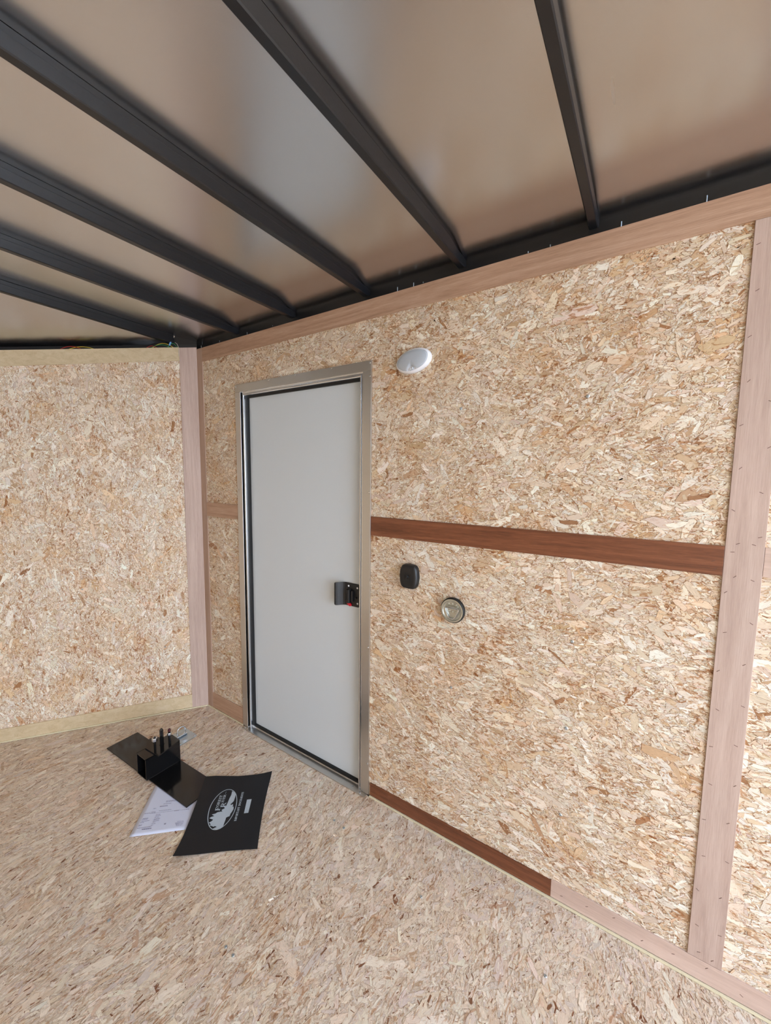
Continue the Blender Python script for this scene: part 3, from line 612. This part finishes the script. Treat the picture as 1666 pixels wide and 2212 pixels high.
obj('nut', lathe(Z, .2885, -.4520, [(.0115, .149), (.0125, .151), (.0125, .163), (.0115, .165), (.006, .165)], 6), M_ZINC, b_, label='silver hex nut')
b_ = obj('bolt', lathe(Z, .2830, -.4175, [(.0085, zp), (.0085, .180), (.0080, .184), (.0030, .192)], 6), M_STEELB, br)
obj('washer', lathe(Z, .2830, -.4175, [(.0120, zp), (.0120, zp + .002), (.009, zp + .002)], 20), M_STEELB, b_)
b_ = obj('bolt', lathe(Z, .3095, -.3940, [(.0060, zp), (.0060, .178), (.0045, .183)], 14), M_STEELB, br)
obj('nut', lathe(Z, .3095, -.3940, [(.0085, .155), (.0095, .157), (.0095, .165), (.0085, .167), (.0065, .167)], 6), M_ZINC, b_, label='small silver hex nut')
obj('bolt_tip', lathe(Z, .3095, -.3940, [(.0066, .174), (.0066, .184), (.004, .187)], 12), plain('dark_red_tip', lin(70, 24, 28), .4), b_, label='dark red tip')

# ------------------------------------------------------------------ document folder with silver print
EX = Vector((-0.6648, 0.747, 0)); EY = Vector((-0.747, -0.6648, 0)); OO = Vector((1.012, -.441, 0))
FWD_, FH = .389, .300
def fz(x, y):
    c = 0.0
    c += .010 * max(0, (.10 - x) / .10) ** 2 * max(0, (y - .16) / .14) ** 2       # corner nearest the viewer curls up
    c += .006 * max(0, (x - .33) / .06) ** 2 * max(0, (.08 - y) / .08) ** 2
    c += .0085 * min(1, max(0, (x - .10) / .12)) * min(1, max(0, (y - .15) / .10))  # rides up over the steel plate
    c += .0012 * math.sin(x * 26) * math.sin(y * 21) + .0012
    return .0028 + c
def FP(x, y, d=0): p = OO + EX * x + EY * y; return Vector((p.x, p.y, fz(x, y) + d))
def inset(x, y):                                                                 # slightly bowed sides
    u, v = x / FWD_, y / FH
    return (x + (.5 - u) * .012 * math.sin(math.pi * v), y + (.5 - v) * .014 * math.sin(math.pi * u))
bm = bmesh.new(); nx_, ny_ = 40, 32; top = []; botm = []
for j in range(ny_ + 1):
    top.append([bm.verts.new(FP(*inset(FWD_ * i / nx_, FH * j / ny_))) for i in range(nx_ + 1)])
    botm.append([bm.verts.new(FP(*inset(FWD_ * i / nx_, FH * j / ny_), -.0016)) for i in range(nx_ + 1)])
for j in range(ny_):
    for i in range(nx_):
        bm.faces.new((top[j][i], top[j][i + 1], top[j + 1][i + 1], top[j + 1][i])); bm.faces.new((botm[j][i], botm[j + 1][i], botm[j + 1][i + 1], botm[j][i + 1]))
for i in range(nx_):
    for j, s in ((0, 1), (ny_, -1)): bm.faces.new((top[j][i], botm[j][i], botm[j][i + 1], top[j][i + 1]))
for j in range(ny_):
    for i in (0, nx_): bm.faces.new((top[j][i], botm[j][i], botm[j + 1][i], top[j + 1][i]))
fo = obj('document_folder', bm, M_FOLD, None, smooth=False, label='black document folder with silver oval emblem lying on the floor', cat='folder')
PR = .0006
def flatprint(bm, pts):
    """a printed shape: triangulated and laid on the folder"""
    b2 = bmesh.new(); f = b2.faces.new([b2.verts.new((x, y, 0)) for x, y in pts]); bmesh.ops.triangulate(b2, faces=[f])
    for _ in range(2 if max(max(p[0] for p in pts) - min(p[0] for p in pts), max(p[1] for p in pts) - min(p[1] for p in pts)) > .02 else 0):
        bmesh.ops.subdivide_edges(b2, edges=[e for e in b2.edges if e.calc_length() > .012], cuts=1); bmesh.ops.triangulate(b2, faces=b2.faces)
    m = {}
    for v in b2.verts: m[v] = bm.verts.new(FP(v.co.x, v.co.y, PR))
    for fc in b2.faces: bm.faces.new([m[v] for v in fc.verts])
    b2.free()
# oval outline
CX_, CY_, EA, EB = .203, .1762, .1019, .0536
bm = bmesh.new(); n = 96; A = []; B = []
for k in range(n):
    an = 2 * math.pi * k / n
    A.append(bm.verts.new(FP(CX_ + EA * math.cos(an), CY_ + EB * math.sin(an), PR))); B.append(bm.verts.new(FP(CX_ + (EA - .0028) * math.cos(an), CY_ + (EB - .0028) * math.sin(an), PR)))
for k in range(n): bm.faces.new((A[k], A[(k + 1) % n], B[(k + 1) % n], B[k]))
obj('emblem_outline', bm, M_SILV, fo, label='silver oval outline')
riv = [(0.2939, 0.1593), (0.285, 0.1475), (0.2723, 0.1398), (0.2603, 0.1387), (0.2371, 0.1394), (0.2196, 0.1501), (0.2179, 0.1446), (0.222, 0.1396), (0.2142, 0.1371), (0.2069, 0.1384), (0.2082, 0.1335), (0.195, 0.1312), (0.1827, 0.1342), (0.1733, 0.1378), (0.1603, 0.139), (0.1585, 0.1456), (0.1549, 0.1511), (0.1428, 0.151), (0.1277, 0.1521), (0.1178, 0.1524), (0.113, 0.1535), (0.1042, 0.1613), (0.1036, 0.1762), (0.108, 0.191), (0.1119, 0.1839), (0.1151, 0.1765), (0.1196, 0.186), (0.1167, 0.1893), (0.1212, 0.1988), (0.1247, 0.2066), (0.1293, 0.2038), (0.1372, 0.213), (0.1413, 0.2058), (0.149, 0.1996), (0.1564, 0.217), (0.1624, 0.2103), (0.1654, 0.1998), (0.1731, 0.2119), (0.1767, 0.1986), (0.1829, 0.1918), (0.1851, 0.1809), (0.186, 0.1739), (0.1938, 0.1788), (0.2015, 0.1677), (0.2094, 0.1726), (0.214, 0.165), (0.2307, 0.1631), (0.2534, 0.1612), (0.2727, 0.1582)]
bm = bmesh.new(); flatprint(bm, riv); obj('emblem_river', bm, M_SILV, fo, label='silver river between tree shapes')
# seriffed capitals drawn with thick and thin strokes: unit box 1 high
T, H_ = .17, .085
def st(x0, y0, x1, y1, w):
    dx, dy = x1 - x0, y1 - y0; L = math.hypot(dx, dy) or 1; u, v = -dy / L * w / 2, dx / L * w / 2
    return [(x0 + u, y0 + v), (x0 - u, y0 - v), (x1 - u, y1 - v), (x1 + u, y1 + v)]
def sf(x, y, w=.26): return [(x - w / 2, y), (x + w / 2, y), (x + w / 2, y + .07), (x - w / 2, y + .07)]
def arcs(cx, cy, rx, ry, a0, a1, tk=T, tn_=.07, n=14):
    q = []
    for k in range(n):
        qa = []
        for m in (k, k + 1):
            an = math.radians(a0 + (a1 - a0) * m / n); w_ = tn_ + (tk - tn_) * abs(math.cos(an))
            qa.append(((cx + rx * math.cos(an), cy + ry * math.sin(an)), (cx + (rx - w_) * math.cos(an), cy + (ry - w_ * .8) * math.sin(an))))
        q.append([qa[0][0], qa[0][1], qa[1][1], qa[1][0]])
    return q
GL = {
 'F': (.58, [st(.13, 0, .13, 1, T), sf(.13, 0, .3), sf(.1, .93, .2), st(.13, .96, .55, .96, H_), st(.13, .52, .44, .52, H_), st(.53, .98, .53, .78, .06), st(.43, .62, .43, .42, .06)]),
 'E': (.62, [st(.13, 0, .13, 1, T), sf(.1, 0, .2), sf(.1, .93, .2), st(.13, .96, .55, .96, H_), st(.13, .52, .44, .52, H_), st(.13, .04, .58, .04, H_), st(.53, .98, .53, .78, .06), st(.57, .02, .57, .24, .06), st(.43, .62, .43, .42, .06)]),
 'O': (.82, arcs(.41, .5, .39, .52, 0, 360, T, .07, 24)),
 'D': (.78, [st(.13, 0, .13, 1, T), sf(.1, 0, .2), sf(.1, .93, .2), st(.13, .965, .35, .965, .07), st(.13, .035, .35, .035, .07)] + arcs(.34, .5, .40, .5, -90, 90)),
 'R': (.76, [st(.13, 0, .13, 1, T), sf(.13, 0, .3), sf(.1, .93, .2), st(.13, .965, .36, .965, .07), st(.13, .49, .36, .49, .07), st(.36, .5, .64, .03, .15), sf(.66, 0, .2)] + arcs(.35, .73, .27, .27, -90, 90)),
 'P': (.66, [st(.13, 0, .13, 1, T), sf(.13, 0, .3), sf(.1, .93, .2), st(.13, .965, .36, .965, .07), st(.13, .45, .36, .45, .07)] + arcs(.33, .71, .28, .29, -90, 90)),
 'S': (.56, arcs(.28, .74, .25, .27, 20, 265, .15, .1) + arcs(.27, .26, .26, .28, 90, -150, .15, .1) + [st(.52, .98, .52, .76, .06), st(.03, .02, .03, .26, .06)]),
 'T': (.68, [st(.34, 0, .34, 1, T), sf(.34, 0, .32), st(.03, .96, .65, .96, H_), st(.05, .98, .05, .76, .06), st(.63, .98, .63, .76, .06)]),
 'I': (.32, [st(.16, 0, .16, 1, T), sf(.16, 0, .3), sf(.16, .93, .3)]),
 'V': (.76, [st(.12, .97, .38, .02, .16), st(.65, .97, .40, .02, .07), sf(.12, .93, .26), sf(.65, .93, .22)]),
 'A': (.76, [st(.36, .98, .10, .03, .07), st(.36, .98, .64, .03, .16), st(.2, .32, .55, .32, .07), sf(.11, 0, .22), sf(.64, 0, .26)]),
 'M': (.94, [st(.13, 0, .13, 1, .09), st(.13, .97, .46, .08, .15), st(.46, .06, .80, .97, .07), st(.81, 0, .81, 1, T), sf(.13, 0, .24), sf(.81, 0, .26), sf(.1, .93, .2), sf(.84, .93, .2)]),
 'N': (.82, [st(.13, 0, .13, 1, .08), st(.12, .97, .68, .04, .16), st(.68, 0, .68, 1, .08), sf(.13, 0, .24), sf(.08, .93, .2), sf(.68, .93, .24)]),
 'U': (.78, [st(.14, .34, .14, 1, T), st(.64, .34, .64, 1, .08), sf(.14, .93, .28), sf(.64, .93, .22)] + arcs(.375, .36, .32, .38, 180, 360, .15, .09)),
 'C': (.70, arcs(.40, .5, .37, .52, 45, 315) + [st(.63, .97, .63, .70, .06), st(.63, .05, .63, .26, .05)]),
 ' ': (.45, []),
}
def text(s, x, x1, y, h, parent, big=1.0, drop=0.0, gap=.10, fat=0.0):
    bm = bmesh.new()
    tot = sum((GL[c][0] + gap) * (big if k == 0 else 1) for k, c in enumerate(s)) - gap
    u = (x1 - x) / tot
    for k, ch in enumerate(s):
        wdt, polys = GL[ch]; g = big if k == 0 else 1; dy = -drop if k == 0 else 0
        for p in polys:
            if fat:
                mx_, my_ = sum(q[0] for q in p) / 4, sum(q[1] for q in p) / 4
                p = [(px + math.copysign(fat / 2, px - mx_), py + math.copysign(fat / 2, py - my_)) for px, py in p]
            vs = [bm.verts.new(FP(x + px * u * g, y + dy + py * h * g, PR)) for px, py in p]
            try: bm.faces.new(vs)
            except Exception: pass
        x += (wdt + gap) * u * g
    return obj('lettering', bm, M_SILV, parent, label='silver lettering', kind='stuff')
text('FOREST', .1916, .2720, .1945, .0107, fo, 1.73, .0088, .08, .03)
text('RIVER', .2080, .2755, .1798, .0098, fo, 1.90, .0110, .08, .03)
text('IMPORTANT DOCUMENTS', .1347, .2815, .1068, .0082, fo, 1.0, 0, .14, .08)
bm = bmesh.new(); flatprint(bm, rect(.279, .1838, .292, .1848)); obj('lettering_dash', bm, M_SILV, fo)
bm = bmesh.new(); flatprint(bm, [(.1690, .0660), (.2383, .0655), (.2380, .0848), (.1686, .0836)]); obj('name_strip', bm, M_SILV, fo, label='blank silver rectangle')

# ------------------------------------------------------------------ outside, seen only as light
tag(obj('ground', pbox(FLOOR, REAR - 0.2, -40, 60, 40, -0.62, -0.6), M_GROUND), 'pale concrete ground outside the open rear end', 'ground', kind='structure')
tag(obj('ramp_door', prism(bmesh.new(), Fr((0, 0, 0), (1, 0, 0), (0, 0, 1), (0, 1, 0)), [(REAR + .01, -.06), (REAR + 1.9, -.59), (REAR + 1.9, -.56), (REAR + .01, -.02)], -WID, 0), M_OSBF), 'lowered strand board ramp at the open rear end', 'ramp', kind='structure')
